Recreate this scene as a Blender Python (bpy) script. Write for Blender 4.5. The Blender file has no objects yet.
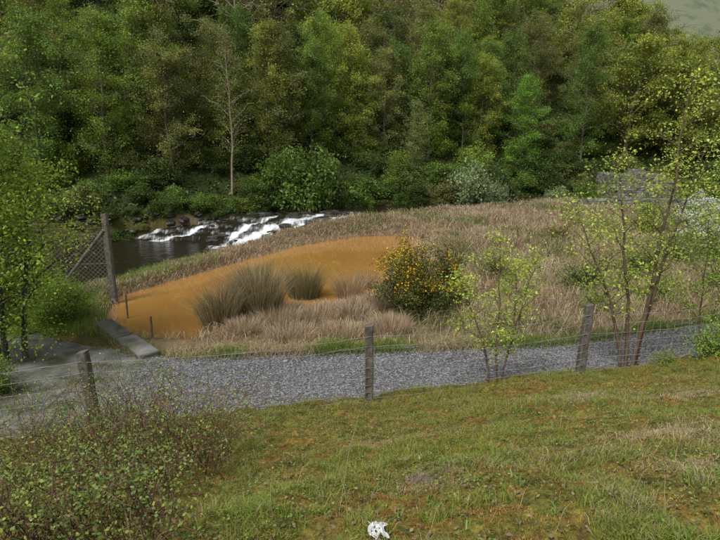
import bpy, bmesh, math, numpy as np
from mathutils import Vector
sc = bpy.context.scene
R0 = np.random.default_rng(7)

# ------------------------------------------------------------ helpers
class MB:
    def __init__(s): s.v=[]; s.c=[]; s.f=[]; s.n=0
    def add(s, v, f, mat=0, col=(1,1,1), smooth=False):
        v=np.asarray(v,float).reshape(-1,3); f=np.asarray(f,int)
        c=np.broadcast_to(np.asarray(col,float),(len(v),3))
        s.v.append(v); s.c.append(c); s.f.append((f+s.n,mat,smooth)); s.n+=len(v)
    def mesh(s,name,mats):
        me=bpy.data.meshes.new(name)
        V=np.concatenate(s.v); C=np.concatenate(s.c)
        me.vertices.add(len(V)); me.vertices.foreach_set('co',V.astype(np.float32).ravel())
        loops=np.concatenate([f.ravel() for f,_,_ in s.f])
        tot=np.concatenate([np.full(len(f),f.shape[1]) for f,_,_ in s.f])
        mi=np.concatenate([np.full(len(f),m) for f,m,_ in s.f])
        sm=np.concatenate([np.full(len(f),g) for f,_,g in s.f])
        st=np.concatenate([[0],np.cumsum(tot)[:-1]])
        me.loops.add(len(loops)); me.loops.foreach_set('vertex_index',loops.astype(np.int32))
        me.polygons.add(len(tot)); me.polygons.foreach_set('loop_start',st.astype(np.int32))
        me.polygons.foreach_set('loop_total',tot.astype(np.int32))
        for m in mats: me.materials.append(m)
        me.polygons.foreach_set('material_index',mi.astype(np.int32))
        me.polygons.foreach_set('use_smooth',sm.astype(bool))
        a=me.attributes.new('Col','FLOAT_COLOR','POINT')
        a.data.foreach_set('color',np.concatenate([C,np.ones((len(C),1))],1).astype(np.float32).ravel())
        me.update(calc_edges=True); me.validate()
        return me
    def obj(s,name,mats,loc=(0,0,0)):
        o=bpy.data.objects.new(name,s.mesh(name,mats)); o.location=loc
        sc.collection.objects.link(o); return o

def put(me,name,loc,rz=0,s=(1,1,1),col=(1,1,1),parent=None):
    o=bpy.data.objects.new(name,me); o.location=loc; o.rotation_euler=(0,0,rz); o.scale=s
    o.color=(*col,1); sc.collection.objects.link(o)
    if parent: o.parent=parent
    return o

def tube(mb,pts,rad,sides=5,mat=0,col=(1,1,1)):
    pts=np.asarray(pts,float); n=len(pts); rad=np.broadcast_to(rad,(n,))
    t=np.gradient(pts,axis=0); t/=np.linalg.norm(t,axis=1)[:,None]+1e-9
    ref=np.array([0.31,0.87,0.11]) if abs(t[0,2])>.7 else np.array([0,0,1.])
    a=np.cross(t,ref); a/=np.linalg.norm(a,axis=1)[:,None]+1e-9; b=np.cross(t,a)
    th=np.arange(sides)*2*np.pi/sides
    V=pts[:,None]+rad[:,None,None]*(np.cos(th)[None,:,None]*a[:,None]+np.sin(th)[None,:,None]*b[:,None])
    i=np.arange(n-1)[:,None]*sides; j=np.arange(sides)[None]; k=(j+1)%sides
    F=np.stack([i+j,i+k,i+sides+k,i+sides+j],-1).reshape(-1,4)
    mb.add(V.reshape(-1,3),F,mat,col,True)

def hashn(ix,iy,s):
    v=np.sin(ix*127.1+iy*311.7+s*74.7)*43758.5453
    return v-np.floor(v)
def vn(x,y,s=0):
    xi=np.floor(x); yi=np.floor(y); fx=x-xi; fy=y-yi
    fx=fx*fx*(3-2*fx); fy=fy*fy*(3-2*fy)
    return (hashn(xi,yi,s)*(1-fx)+hashn(xi+1,yi,s)*fx)*(1-fy)+(hashn(xi,yi+1,s)*(1-fx)+hashn(xi+1,yi+1,s)*fx)*fy
def fbm(x,y,s=0,o=4):
    r=0;a=.5;t=0
    for i in range(o):
        r=r+a*vn(x*2**i,y*2**i,s+i*3.3); t+=a; a*=.5
    return r/t
def smooth(x): x=np.clip(x,0,1); return x*x*(3-2*x)
def sdf(px,py,poly):
    d=np.full(px.shape,1e9); ins=np.zeros(px.shape,bool); n=len(poly)
    for i in range(n):
        ax,ay=poly[i]; bx,by=poly[(i+1)%n]
        ex,ey=bx-ax,by-ay; wx,wy=px-ax,py-ay
        h=np.clip((wx*ex+wy*ey)/(ex*ex+ey*ey),0,1)
        d=np.minimum(d,np.hypot(wx-ex*h,wy-ey*h))
        c=((ay>py)!=(by>py))&(px<(bx-ax)*(py-ay)/((by-ay) if by!=ay else 1e-9)+ax)
        ins^=c
    return np.where(ins,-d,d)
def segd(px,py,pl):
    d=np.full(px.shape,1e9)
    for (ax,ay),(bx,by) in zip(pl[:-1],pl[1:]):
        ex,ey=bx-ax,by-ay; wx,wy=px-ax,py-ay; h=np.clip((wx*ex+wy*ey)/(ex*ex+ey*ey),0,1)
        d=np.minimum(d,np.hypot(wx-ex*h,wy-ey*h))
    return d

# ------------------------------------------------------------ terrain functions
POND=[(-6.9,14.9),(-5.6,12.7),(-3.9,12.5),(-3.5,13.8),(-2.9,14.6),(-2,14.9),(-.6,15.0),(.45,16.3),(1.0,19),(1.8,21.5),(2.3,24),(2.8,28),(2.2,29.8),(-.2,29.3),(-2.8,26.6),(-5.2,22),(-7.5,17)]
RIV=[(-45,20),(-12,16),(-9.3,17.3),(-6.5,23.3),(-4.2,28.2),(-1.7,31.4),(1.5,34),(8,38.5),(14,42.5),(60,47),(60,51),(16,47.5),(6,43.5),(-2,40.5),(-7,37.5),(-11,34.5),(-16,33),(-45,29)]
def yfb(x): return np.interp(x,[-40,-15,-8,0,8,16,40],[31,33.7,37,41.5,44.5,48.5,52])
def river_w(x,y):
    yf=31.6-(x+9)*.43; yl=36-.2*(x+8.5)
    return np.clip((y-yf)/(yl-yf),0,1)
def river_z(x,y):
    w=river_w(x,y)
    w2=w+.6*(fbm(x*.5,y*.5,5,2)-.5)*np.sin(np.pi*w)
    st=w2*4; s=(np.floor(st)+smooth((st-np.floor(st))*1.8-.4))/4
    return -1.1+1.25*np.clip(.35*w2+.65*s,0,1.05)
def yfar(x): return np.interp(x,[-14,-7.5,-6,-3.7,4.4,8.5,14,30],[12.6,12.4,11.6,10.9,11.7,13.3,16,22])
def hgt(x,y):
    x=np.asarray(x,float); y=np.asarray(y,float)
    t=y-.28*x
    bank=np.interp(t,[-60,-20,0,1.5,2.2,3,5,7,8.2,9.0],[9,5,2.75,2.62,2.45,2.15,1.32,.65,.36,0])
    field=.38*smooth((y-18)/16)+.12*(fbm(x*.4,y*.4,2)-.5)*smooth((y-yfar(x)-.3)/1.5)
    b=bank+np.where(t>9,field,0)
    k=smooth((9.1-t)/.8)*smooth((y+2)/2)
    b=b+k*(.18*(fbm(x*1.1,y*1.1,3,2)-.5)+.17*(fbm(x*4,y*4,4,3)-.5)+.06*(fbm(x*11,y*11,14,2)-.5))
    d2=np.maximum(y-yfb(x),0)
    hm=np.interp(x,[-200,18,28,38,50,80,200],[75,62,36,14,7,6,5])
    hill=hm*(1-np.exp(-.72*d2/hm))*(1-smooth((y-180)/150))
    hill=hill+np.clip(d2/10,0,1)*2.2*(fbm(x*.09,y*.09,8,3)-.5)
    Hd=np.interp(x,[-600,0,200,257,270,330,600],[190,190,142,112,104,80,50])
    far=Hd*smooth((y-220)/230)*(1+.05*(fbm(x*.02,y*.02,9)-.5))
    b=b+hill+far
    dp=sdf(x,y,POND)+.22*(fbm(x*1.1,y*1.1,11,3)-.5)
    wd=.4+1.1*smooth((y-22)/6)
    hp=-.36+.6*np.clip(dp,-1,0); b=np.where(dp<wd,hp+(b-hp)*smooth(dp/wd),b)
    dr=sdf(x,y,RIV)+.5*(fbm(x*.6,y*.6,12,2)-.5)
    hr=river_z(x,y)-.12+.6*np.clip(dr,-1,0); b=np.where(dr<.7,hr+(b-hr)*smooth(dr/.7),b)
    return b

# ------------------------------------------------------------ materials
def newmat(name):
    m=bpy.data.materials.new(name); m.use_nodes=True; nt=m.node_tree
    return m,nt,nt.nodes['Principled BSDF']
def L(nt,a,b): nt.links.new(a,b)
def geo(nt): return nt.nodes.new('ShaderNodeNewGeometry').outputs['Position']
def objc(nt): return nt.nodes.new('ShaderNodeTexCoord').outputs['Object']
def noise(nt,scale,vec,detail=4,rough=.6,typ='n'):
    n=nt.nodes.new('ShaderNodeTexNoise'); n.inputs['Scale'].default_value=scale
    n.inputs['Detail'].default_value=detail; n.inputs['Roughness'].default_value=rough
    L(nt,vec,n.inputs['Vector']); return n.outputs[0]
def ramp(nt,fac,stops):
    r=nt.nodes.new('ShaderNodeValToRGB'); e=r.color_ramp.elements
    while len(e)<len(stops): e.new(.5)
    for i,(p,c) in enumerate(stops): e[i].position=p; e[i].color=(*c,1)
    L(nt,fac,r.inputs[0]); return r.outputs[0]
def mixc(nt,fac,a,b,bl='MIX'):
    n=nt.nodes.new('ShaderNodeMix'); n.data_type='RGBA'; n.blend_type=bl
    if isinstance(fac,(int,float)): n.inputs[0].default_value=fac
    else: L(nt,fac,n.inputs[0])
    for i,q in ((6,a),(7,b)):
        if isinstance(q,tuple): n.inputs[i].default_value=(*q,1)
        else: L(nt,q,n.inputs[i])
    return n.outputs[2]
def attr(nt,name):
    n=nt.nodes.new('ShaderNodeAttribute'); n.attribute_name=name; return n
def bump(nt,bs,h,st=.5,dist=.02):
    b=nt.nodes.new('ShaderNodeBump'); b.inputs['Strength'].default_value=st; b.inputs['Distance'].default_value=dist
    L(nt,h,b.inputs['Height']); L(nt,b.outputs[0],bs.inputs['Normal']); return b

def leaf_mat(name,trans=.35,use_obj=True,rough=.55,spec=.25):
    m,nt,bs=newmat(name)
    c=attr(nt,'Col').outputs['Color']
    if use_obj:
        oi=nt.nodes.new('ShaderNodeObjectInfo'); c=mixc(nt,1.0,c,oi.outputs['Color'],'MULTIPLY')
    bs.inputs['Roughness'].default_value=rough; bs.inputs['Specular IOR Level'].default_value=spec
    L(nt,c,bs.inputs['Base Color'])
    tr=nt.nodes.new('ShaderNodeBsdfTranslucent'); L(nt,c,tr.inputs['Color'])
    mx=nt.nodes.new('ShaderNodeMixShader'); mx.inputs[0].default_value=trans
    L(nt,bs.outputs[0],mx.inputs[1]); L(nt,tr.outputs[0],mx.inputs[2])
    L(nt,mx.outputs[0],nt.nodes['Material Output'].inputs[0]); return m
M_leaf=leaf_mat('leaf',.4)
M_blade=leaf_mat('blade',.25,False)
def simple(name,stops,scale,rough=.85,bst=.5,bd=.02,world=False,usecol=False,spec=.3,detail=6):
    m,nt,bs=newmat(name); v=geo(nt) if world else objc(nt)
    n=noise(nt,scale,v,detail); c=ramp(nt,n,stops)
    if usecol: c=mixc(nt,1.0,c,attr(nt,'Col').outputs['Color'],'MULTIPLY')
    L(nt,c,bs.inputs['Base Color']); bs.inputs['Roughness'].default_value=rough
    bs.inputs['Specular IOR Level'].default_value=spec
    bump(nt,bs,noise(nt,scale*4,v,6),bst,bd); return m
M_bark=simple('bark',[(.3,(.035,.03,.022)),(.7,(.11,.095,.075))],6,bd=.01,usecol=True)
M_post=simple('weathered_timber',[(.3,(.05,.045,.033)),(.55,(.12,.108,.088)),(.75,(.19,.175,.145))],9,bd=.006)
M_wire=simple('wire',[(.3,(.14,.12,.10)),(.7,(.3,.29,.27))],5,rough=.5)
M_rock=simple('rock',[(.3,(.012,.011,.009)),(.7,(.055,.05,.042))],3,rough=.5,bd=.04,spec=.5)
M_stone=simple('stone_masonry',[(.3,(.10,.10,.09)),(.6,(.2,.195,.18)),(.8,(.28,.275,.255))],2.2,bd=.03,usecol=True)
M_conc=simple('concrete',[(.36,(.05,.06,.03)),(.46,(.095,.095,.08)),(.6,(.16,.157,.145)),(.75,(.21,.205,.19))],1.9,bd=.012,world=True,detail=9)
M_white=simple('white_litter',[(.3,(.45,.45,.46)),(.7,(.68,.68,.68))],20,bd=.01)

# ground
m,nt,bs=newmat('ground'); P=geo(nt)
mk=attr(nt,'mask'); sep=nt.nodes.new('ShaderNodeSeparateColor'); L(nt,mk.outputs['Color'],sep.inputs[0])
n1=noise(nt,.9,P,6,.65); n2=noise(nt,9,P,6,.7); n3=noise(nt,.12,P,6,.6); n4=noise(nt,2.6,P,6,.7); n5=noise(nt,28,P,4,.7)
cg=ramp(nt,n4,[(.32,(.055,.065,.015)),(.46,(.115,.12,.026)),(.54,(.17,.13,.032)),(.64,(.155,.09,.028)),(.75,(.07,.05,.022))])
cg=mixc(nt,.8,cg,ramp(nt,n2,[(.3,(.2,.18,.15)),(.7,(1.6,1.6,1.5))]),'MULTIPLY')
cg=mixc(nt,.8,cg,ramp(nt,n5,[(.35,(.3,.3,.3)),(.65,(1.5,1.5,1.4))]),'MULTIPLY')
cd=ramp(nt,n1,[(.3,(.10,.075,.04)),(.55,(.2,.145,.08)),(.75,(.26,.2,.12))])
cd=mixc(nt,.6,cd,ramp(nt,n2,[(.3,(.4,.4,.4)),(.7,(1.3,1.3,1.3))]),'MULTIPLY')
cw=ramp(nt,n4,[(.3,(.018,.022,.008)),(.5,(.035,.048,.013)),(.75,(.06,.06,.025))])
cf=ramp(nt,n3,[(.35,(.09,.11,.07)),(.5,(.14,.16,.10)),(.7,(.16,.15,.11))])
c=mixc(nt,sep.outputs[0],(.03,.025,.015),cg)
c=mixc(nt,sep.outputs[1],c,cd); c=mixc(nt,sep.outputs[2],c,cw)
c=mixc(nt,attr(nt,'far').outputs['Fac'],c,cf)
L(nt,c,bs.inputs['Base Color']); bs.inputs['Roughness'].default_value=.9; bs.inputs['Specular IOR Level'].default_value=.15
bump(nt,bs,n2,.8,.03); M_ground=m

# gravel
m,nt,bs=newmat('gravel'); P=geo(nt)
vo=nt.nodes.new('ShaderNodeTexVoronoi'); vo.inputs['Scale'].default_value=26; L(nt,P,vo.inputs['Vector'])
g=nt.nodes.new('ShaderNodeRGBToBW'); L(nt,vo.outputs['Color'],g.inputs[0])
c=ramp(nt,g.outputs[0],[(.15,(.05,.05,.053)),(.5,(.13,.13,.138)),(.85,(.27,.27,.28))])
big=noise(nt,.7,P,5); c=mixc(nt,.8,c,ramp(nt,big,[(.35,(.55,.53,.46)),(.65,(1.15,1.15,1.2))]),'MULTIPLY')
L(nt,c,bs.inputs['Base Color']); bs.inputs['Roughness'].default_value=.8
bump(nt,bs,vo.outputs['Distance'],.9,.03); M_gravel=m
M_stones=simple('gravel_stones',[(.3,(.09,.09,.092)),(.6,(.18,.18,.187)),(.8,(.3,.3,.31))],11,usecol=True,bd=.003)

# pond: silty ochre water, still mirror surface
m,nt,bs=newmat('ochre_water'); P=geo(nt)
n=noise(nt,.5,P,3,.5); c=ramp(nt,n,[(.3,(.33,.165,.04)),(.7,(.38,.2,.055))])
L(nt,c,bs.inputs['Base Color']); bs.inputs['Roughness'].default_value=.9; bs.inputs['Specular IOR Level'].default_value=0
gl=nt.nodes.new('ShaderNodeBsdfGlossy'); gl.inputs['Roughness'].default_value=.0; gl.inputs['Color'].default_value=(1,1,1,1)
mp=nt.nodes.new('ShaderNodeMapping'); mp.inputs['Scale'].default_value=(.6,3,1); L(nt,P,mp.inputs['Vector'])
b=nt.nodes.new('ShaderNodeBump'); b.inputs['Strength'].default_value=.04; b.inputs['Distance'].default_value=.01
L(nt,noise(nt,1.5,mp.outputs[0],1),b.inputs['Height']); L(nt,b.outputs[0],gl.inputs['Normal'])
fr=nt.nodes.new('ShaderNodeFresnel'); fr.inputs['IOR'].default_value=3.0
mx=nt.nodes.new('ShaderNodeMixShader'); L(nt,fr.outputs[0],mx.inputs[0]); L(nt,bs.outputs[0],mx.inputs[1]); L(nt,gl.outputs[0],mx.inputs[2])
L(nt,mx.outputs[0],nt.nodes['Material Output'].inputs[0]); M_pond=m
# river
m,nt,bs=newmat('river_water'); P=geo(nt)
mp=nt.nodes.new('ShaderNodeMapping'); mp.inputs['Rotation'].default_value=(0,0,math.radians(28)); mp.inputs['Scale'].default_value=(4.5,1.2,1.2); L(nt,P,mp.inputs['Vector'])
st=noise(nt,1.5,mp.outputs[0],8,.75); st2=noise(nt,1.1,P,4,.6)
ad=nt.nodes.new('ShaderNodeMath'); ad.operation='ADD'; L(nt,attr(nt,'foam').outputs['Fac'],ad.inputs[0]); L(nt,st,ad.inputs[1])
ad2=nt.nodes.new('ShaderNodeMath'); ad2.operation='MULTIPLY_ADD'; L(nt,st2,ad2.inputs[0]); ad2.inputs[1].default_value=.9; L(nt,ad.outputs[0],ad2.inputs[2])
half=nt.nodes.new('ShaderNodeMath'); half.operation='MULTIPLY'; half.inputs[1].default_value=.45; L(nt,ad2.outputs[0],half.inputs[0])
ff=ramp(nt,half.outputs[0],[(.50,(0,0,0)),(.58,(.18,.18,.18)),(.68,(1,1,1))])
c=mixc(nt,ff,(.016,.013,.008),(.6,.63,.65)); L(nt,c,bs.inputs['Base Color'])
r=mixc(nt,ff,(.08,.08,.08),(.8,.8,.8)); L(nt,r,bs.inputs['Roughness']); bs.inputs['IOR'].default_value=1.33
bump(nt,bs,noise(nt,3,P,5),.6,.07); M_river=m

# ------------------------------------------------------------ ground sheet
def grow(a,step,end,f=1.13):
    out=[];x=a
    while x<end: step*=f; x+=step; out.append(x)
    return np.array(out)
xs=np.arange(-8,8.001,.05); xp=grow(8,.1,900); xs=np.concatenate([-grow(8,.1,900)[::-1],xs,xp])
ys=np.concatenate([-grow(-1.2,.15,80,1.2)[::-1],np.arange(1.2,10.5,.042),np.arange(10.55,48,.14),grow(48,.2,1100,1.06)])
ys=np.unique(ys)
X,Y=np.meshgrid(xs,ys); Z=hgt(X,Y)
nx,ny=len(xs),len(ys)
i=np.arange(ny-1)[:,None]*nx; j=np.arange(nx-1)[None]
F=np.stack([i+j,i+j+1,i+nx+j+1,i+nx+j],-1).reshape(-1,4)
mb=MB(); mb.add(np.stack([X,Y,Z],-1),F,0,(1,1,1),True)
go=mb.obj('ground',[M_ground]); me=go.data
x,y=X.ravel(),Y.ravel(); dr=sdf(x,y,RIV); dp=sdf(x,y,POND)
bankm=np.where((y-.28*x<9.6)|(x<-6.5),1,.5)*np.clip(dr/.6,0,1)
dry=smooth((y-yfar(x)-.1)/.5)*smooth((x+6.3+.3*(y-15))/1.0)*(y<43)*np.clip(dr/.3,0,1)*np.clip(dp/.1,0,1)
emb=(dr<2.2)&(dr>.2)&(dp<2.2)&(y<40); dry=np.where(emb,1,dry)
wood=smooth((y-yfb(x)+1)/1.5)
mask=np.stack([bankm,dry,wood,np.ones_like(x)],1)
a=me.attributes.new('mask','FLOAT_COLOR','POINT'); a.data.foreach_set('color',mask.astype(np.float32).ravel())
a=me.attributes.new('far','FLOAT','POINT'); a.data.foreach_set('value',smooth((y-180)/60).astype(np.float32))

# gravel & concrete sheets
def strip(name,x0,x1,y0f,y1f,mat,lift,n=160,mm=30,wob=.12):
    s=np.linspace(x0,x1,n); u=np.linspace(0,1,mm)
    A,B=np.meshgrid(s,u); w0=y0f(A)+wob*(fbm(A*2,A*0,21)-.5); w1=y1f(A)+wob*(fbm(A*2,A*0+5,22)-.5)
    YY=w0+(w1-w0)*B; ZZ=np.maximum(hgt(A,YY),0)+lift
    i=np.arange(mm-1)[:,None]*n; j=np.arange(n-1)[None]
    F=np.stack([i+j,i+j+1,i+n+j+1,i+n+j],-1).reshape(-1,4)
    mb=MB(); mb.add(np.stack([A,YY,ZZ],-1),F,0,(1,1,1),True); return mb.obj(name,[mat])
strip('gravel_track',-4.6,30,lambda x:8.8+.28*x,yfar,M_gravel,.012)
strip('concrete_track',-16,-4.3,lambda x:8.8+.28*x,yfar,M_conc,.022,60,30)
oct_v=np.array([[1,0,0],[-1,0,0],[0,1,0],[0,-1,0],[0,0,1],[0,0,-1.]]); oct_f=np.array([[0,2,4],[2,1,4],[1,3,4],[3,0,4],[2,0,5],[1,2,5],[3,1,5],[0,3,5]])
def stones(mb,x,y,z,r,rng,colr=(.5,1.4)):
    n=len(x); V=oct_v[None]*rng.uniform(.6,1.3,(n,6,1))*r[:,None,None]*np.array([1,1,.6])
    a=rng.uniform(0,6.28,n); c,s=np.cos(a)[:,None],np.sin(a)[:,None]
    V=np.stack([V[...,0]*c-V[...,1]*s,V[...,0]*s+V[...,1]*c,V[...,2]],-1)+np.stack([x,y,z],-1)[:,None]
    F=(oct_f[None]+np.arange(n)[:,None,None]*6).reshape(-1,3)
    g=np.repeat(rng.uniform(*colr,(n,1)),6,0)*np.ones(3); mb.add(V.reshape(-1,3),F,0,g)
rng=np.random.default_rng(3); n=38000
x=rng.uniform(-8,13,n); u=rng.uniform(0,1,n); y0=8.7+.28*x; y=y0+(yfar(x)-y0)*u+rng.normal(0,.04,n)
kk=(x>-4.5+.5*(fbm(y*2,y,91,2)-.5))|(rng.random(n)<np.clip(.5+.3*(x+4.5),.04,.5)); x,y=x[kk],y[kk]; n=len(x)
mb=MB(); stones(mb,x,y,np.maximum(hgt(x,y),0)+.018,rng.uniform(.01,.028,n),rng,(.4,1.7)); mb.obj('gravel_stones',[M_stones])

# water sheets
mb=MB()
gx=np.arange(-9,4,.2); gy=np.arange(11.5,31,.2); A,B=np.meshgrid(gx,gy); D=sdf(A,B,POND)
n_=len(gx); i=np.arange(len(gy)-1)[:,None]*n_; j=np.arange(n_-1)[None]
F=np.stack([i+j,i+j+1,i+n_+j+1,i+n_+j],-1).reshape(-1,4); dd=D.ravel()[F].min(1); F=F[dd<.5]
mb.add(np.stack([A,B,A*0-.3],-1),F,0,(1,1,1),True); mb.obj('ochre_pond',[M_pond])
gx=np.concatenate([np.arange(-46,-12,.5),np.arange(-12,5,.09),np.arange(5,60,.5)]); gy=np.concatenate([np.arange(14,27,.3),np.arange(27,41.5,.09),np.arange(41.5,53,.3)])
A,B=np.meshgrid(gx,gy); D=sdf(A,B,RIV); w=river_w(A,B); zz=river_z(A,B)
zz=zz+.16*np.sin(np.pi*w)*(fbm(A*2.5,B*2.5,31)-.5)*2+.02*(fbm(A*2,B*2,32)-.5)
n_=len(gx); i=np.arange(len(gy)-1)[:,None]*n_; j=np.arange(n_-1)[None]
F=np.stack([i+j,i+j+1,i+n_+j+1,i+n_+j],-1).reshape(-1,4); F=F[D.ravel()[F].min(1)<.9]
CH=[([(-5.8,28.2),(-6.5,30.2),(-6.6,31.6)],.9),([(-6.4,31.6),(-5.7,32.8),(-4.6,33.8),(-3.3,34.6),(-2.6,35.8)],.7),([(-2.8,32.3),(-2.0,33.6),(-.8,35.2),(.3,36)],.5),([(-12.6,33.0),(-10.6,33.4),(-9.6,34)],.22),([(-7.9,30.5),(-7.7,31.8),(-6.6,33.6),(-5.4,35.2)],.35),([(-3.9,30.8),(-4.2,32.2),(-3.6,33.6)],.3)]
foam=np.zeros_like(A)
for pl,wd in CH:
    d=segd(A+.6*(fbm(A*1.4,B*1.4,35,3)-.5),B+.5*(fbm(A*1.1,B*1.1,37,2)-.5),pl); foam=np.maximum(foam,.66*np.exp(-(d/wd)**2)*(.55+.8*fbm(A*.9,B*.9,38,2)))
    zz=zz-.08*np.exp(-(d/(wd*.8))**2)*(w>0)
gyz,gxz=np.gradient(zz); sl=np.hypot(gyz/.09,gxz/.09)
foam=np.maximum(foam,np.clip(sl*.36,0,.42)*((w>0)&(w<1))*(.4+fbm(A*.5,B*.5,33,2)))
foam=np.maximum(foam,.36*np.exp(-((B-(30.9-(A+9)*.43))/1.0)**2)*(w<=0)*(A>-8.5)*(.4+fbm(A*.8,B*.8,36,2)))
mb=MB(); mb.add(np.stack([A,B,zz],-1),F,0,(1,1,1),True); ro=mb.obj('river',[M_river])
a=ro.data.attributes.new('foam','FLOAT','POINT'); a.data.foreach_set('value',foam.ravel().astype(np.float32))

# rocks
bm=bmesh.new(); bmesh.ops.create_icosphere(bm,subdivisions=3,radius=1); ICV=np.array([v.co[:] for v in bm.verts]); ICF=np.array([[v.index for v in f.verts] for f in bm.faces]); bm.free()
def rock(mb,c,s,rng,col=(1,1,1)):
    o=rng.uniform(0,99); V=ICV.copy(); d=1+.9*(fbm(V[:,0]*1.3+o,V[:,1]*1.3+V[:,2]*1.7+o,1,3)-.5)
    V=V*d[:,None]; q=np.sign(V)*np.abs(V)**.8; V=q*np.array(s); a=rng.uniform(0,6.28)
    V=np.stack([V[:,0]*np.cos(a)-V[:,1]*np.sin(a),V[:,0]*np.sin(a)+V[:,1]*np.cos(a),V[:,2]],1)+np.array(c)
    mb.add(V,ICF,0,col,False)
mb=MB(); rng=np.random.default_rng(12)
for k in range(150):
    x=rng.uniform(-9,1); y=rng.uniform(29,38); w_=float(river_w(np.array(x),np.array(y))); d=float(sdf(np.array([x]),np.array([y]),RIV)[0])
    if d>.5 or (w_<=0): continue
    if min(float(segd(np.array(x),np.array(y),pl)) for pl,_ in CH)<.35: continue
    s=rng.uniform(.1,.32); rock(mb,(x,y,float(river_z(np.array(x),np.array(y)))-.04),(s*1.5,s,s*.4),rng)
for k in range(80):
    x=rng.uniform(-24,0); y=float(yfb(x))-rng.uniform(.0,.7); s=rng.uniform(.12,.32)
    rock(mb,(x,y,float(hgt(x,y))),(s*1.3,s,s*.6),rng)
mb.obj('river_rocks',[M_rock])

# ------------------------------------------------------------ trees
def leaves(mb,P,size,rng,col,mat=1,up=.5,asp=.6):
    n=len(P); size=np.broadcast_to(size,(n,))
    nn=rng.normal(0,1,(n,3)); nn[:,2]+=up*2; nn/=np.linalg.norm(nn,axis=1)[:,None]
    a=np.cross(nn,rng.normal(0,1,(n,3))); a/=np.linalg.norm(a,axis=1)[:,None]; b=np.cross(nn,a)
    S=size[:,None]*.5
    V=np.stack([P-a*S,P+b*S*asp,P+a*S,P-b*S*asp],1).reshape(-1,3)
    mb.add(V,np.arange(n*4).reshape(-1,4),mat,np.repeat(col,4,0))

def prof(shape,u):
    if shape=='ovoid': return max(.12,math.sin(math.pi*min(1,(u*.92+.06))**.8))
    if shape=='bushy': return max(.15,math.sin(math.pi*min(1,(u*.84+.15))))**.75
    if shape=='cone': return .1+1.0*(1-u)**.8*min(1,.5+u*2.5)
    if shape=='dome': return max(.15,math.sqrt(max(0,1-(u*.98)**2.4)))*min(1,.6+u*1.5)
def grow_tree(mb,rng,H,R,cb=.15,nl=34,nleaf=9000,ls=.14,shape='ovoid',tr=.12,base=(0,0,0),lean=(0,0),up=(.5,1.0),sig=.13,bark=(1,1,1),ncl=5,twr=.012,wob=.02):
    k=10; f=np.linspace(0,1,k); pts=np.zeros((k,3)); pts[:,2]=f*H*.97
    pts[:,:2]=np.cumsum(rng.normal(0,wob*H*.5,(k,2)),0)*f[:,None]**.5; pts[:,0]+=lean[0]*f**1.3*H; pts[:,1]+=lean[1]*f**1.3*H
    pts+=np.array(base); pts[0,2]-=.25
    tube(mb,pts,tr*(1-f)**.8+.012*H/10+.0*f,7,0,bark)
    at=lambda q:np.array([np.interp(q,f,pts[:,a]) for a in range(3)])
    CL=[];W=[]
    for i in range(nl):
        u=((i+rng.random())/nl); q=cb+(1-cb)*u; p=at(q); az=i*2.4+rng.uniform(-.5,.5)
        Ln=R*prof(shape,u)*rng.uniform(.6,1.2); el=rng.uniform(*up); d=np.array([math.cos(az),math.sin(az),0.])
        s=np.linspace(0,1,5)[:,None]
        curve=p+d*Ln*s*math.cos(el*.7)+np.array([0,0,1.])*Ln*math.sin(el)*(s-.25*s*s)+rng.normal(0,.04*Ln,(5,3))*s
        r0=max(twr*1.3,tr*.42*(1-q)+.1*tr)
        tube(mb,curve,np.linspace(r0,twr*.5,5),4,0,bark)
        for c in range(ncl):
            z=rng.uniform(.3,1.05); cp=np.array([np.interp(z,s[:,0],curve[:,a]) for a in range(3)])
            e=cp+rng.normal(0,.13*R,3)*np.array([1,1,.7])+np.array([0,0,.05*R])
            tube(mb,[cp,(cp+e)/2+rng.normal(0,.02*R,3),e],[twr,twr*.7,twr*.35],3,0,bark)
            CL.append(e); W.append(rng.uniform(.3,1)**1.5)
    if nleaf:
        CL=np.array(CL); W=np.array(W); idx=rng.choice(len(CL),nleaf,p=W/W.sum())
        br=rng.uniform(.6,1.35,len(CL)); hue=rng.uniform(-.12,.12,len(CL))
        P=CL[idx]+rng.normal(0,1,(nleaf,3))*np.array([1,1,.75])*sig*R*rng.uniform(.5,1.3,(nleaf,1))
        P[:,2]=np.maximum(P[:,2],base[2]+.15)
        c=(br[idx]*rng.uniform(.75,1.25,nleaf))[:,None]*np.stack([1+hue[idx],np.ones(nleaf),1-hue[idx]*1.0],1)
        leaves(mb,P,ls*rng.uniform(.6,1.3,nleaf),rng,c)
def tree_mesh(name,seed,**k):
    mb=MB(); grow_tree(mb,np.random.default_rng(seed),**k); return mb.mesh(name,[M_bark,M_leaf])
birch=[tree_mesh('birch_%d'%i,100+i,H=10,R=2.6,cb=.05,nl=42,nleaf=23000,ls=.115,shape='bushy',tr=.10,up=(.3,1.1),sig=.105,bark=(2.1,2.05,1.9),ncl=6) for i in range(5)]
oak=[tree_mesh('oak_%d'%i,200+i,H=8.5,R=4.2,cb=.15,nl=32,nleaf=(21000,21000,11000,9500)[i],ls=.175,shape='dome',tr=.22,up=(.1,.8),sig=.075,ncl=6,twr=.026,wob=.04,bark=(2.2,2.1,1.8)) for i in range(4)]
cone=[tree_mesh('alder_%d'%i,300+i,H=7,R=1.8,cb=.03,nl=38,nleaf=14000,ls=.11,shape='cone',tr=.08,up=(.2,.7),sig=.14) for i in range(2)]
thin=[tree_mesh('thin_%d'%i,400+i,H=10,R=2.0,cb=.25,nl=34,nleaf=2600,ls=.10,shape='ovoid',tr=.08,up=(.8,1.2),sig=.16,bark=(3.4,3.2,2.9),twr=.014) for i in range(2)]
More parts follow.
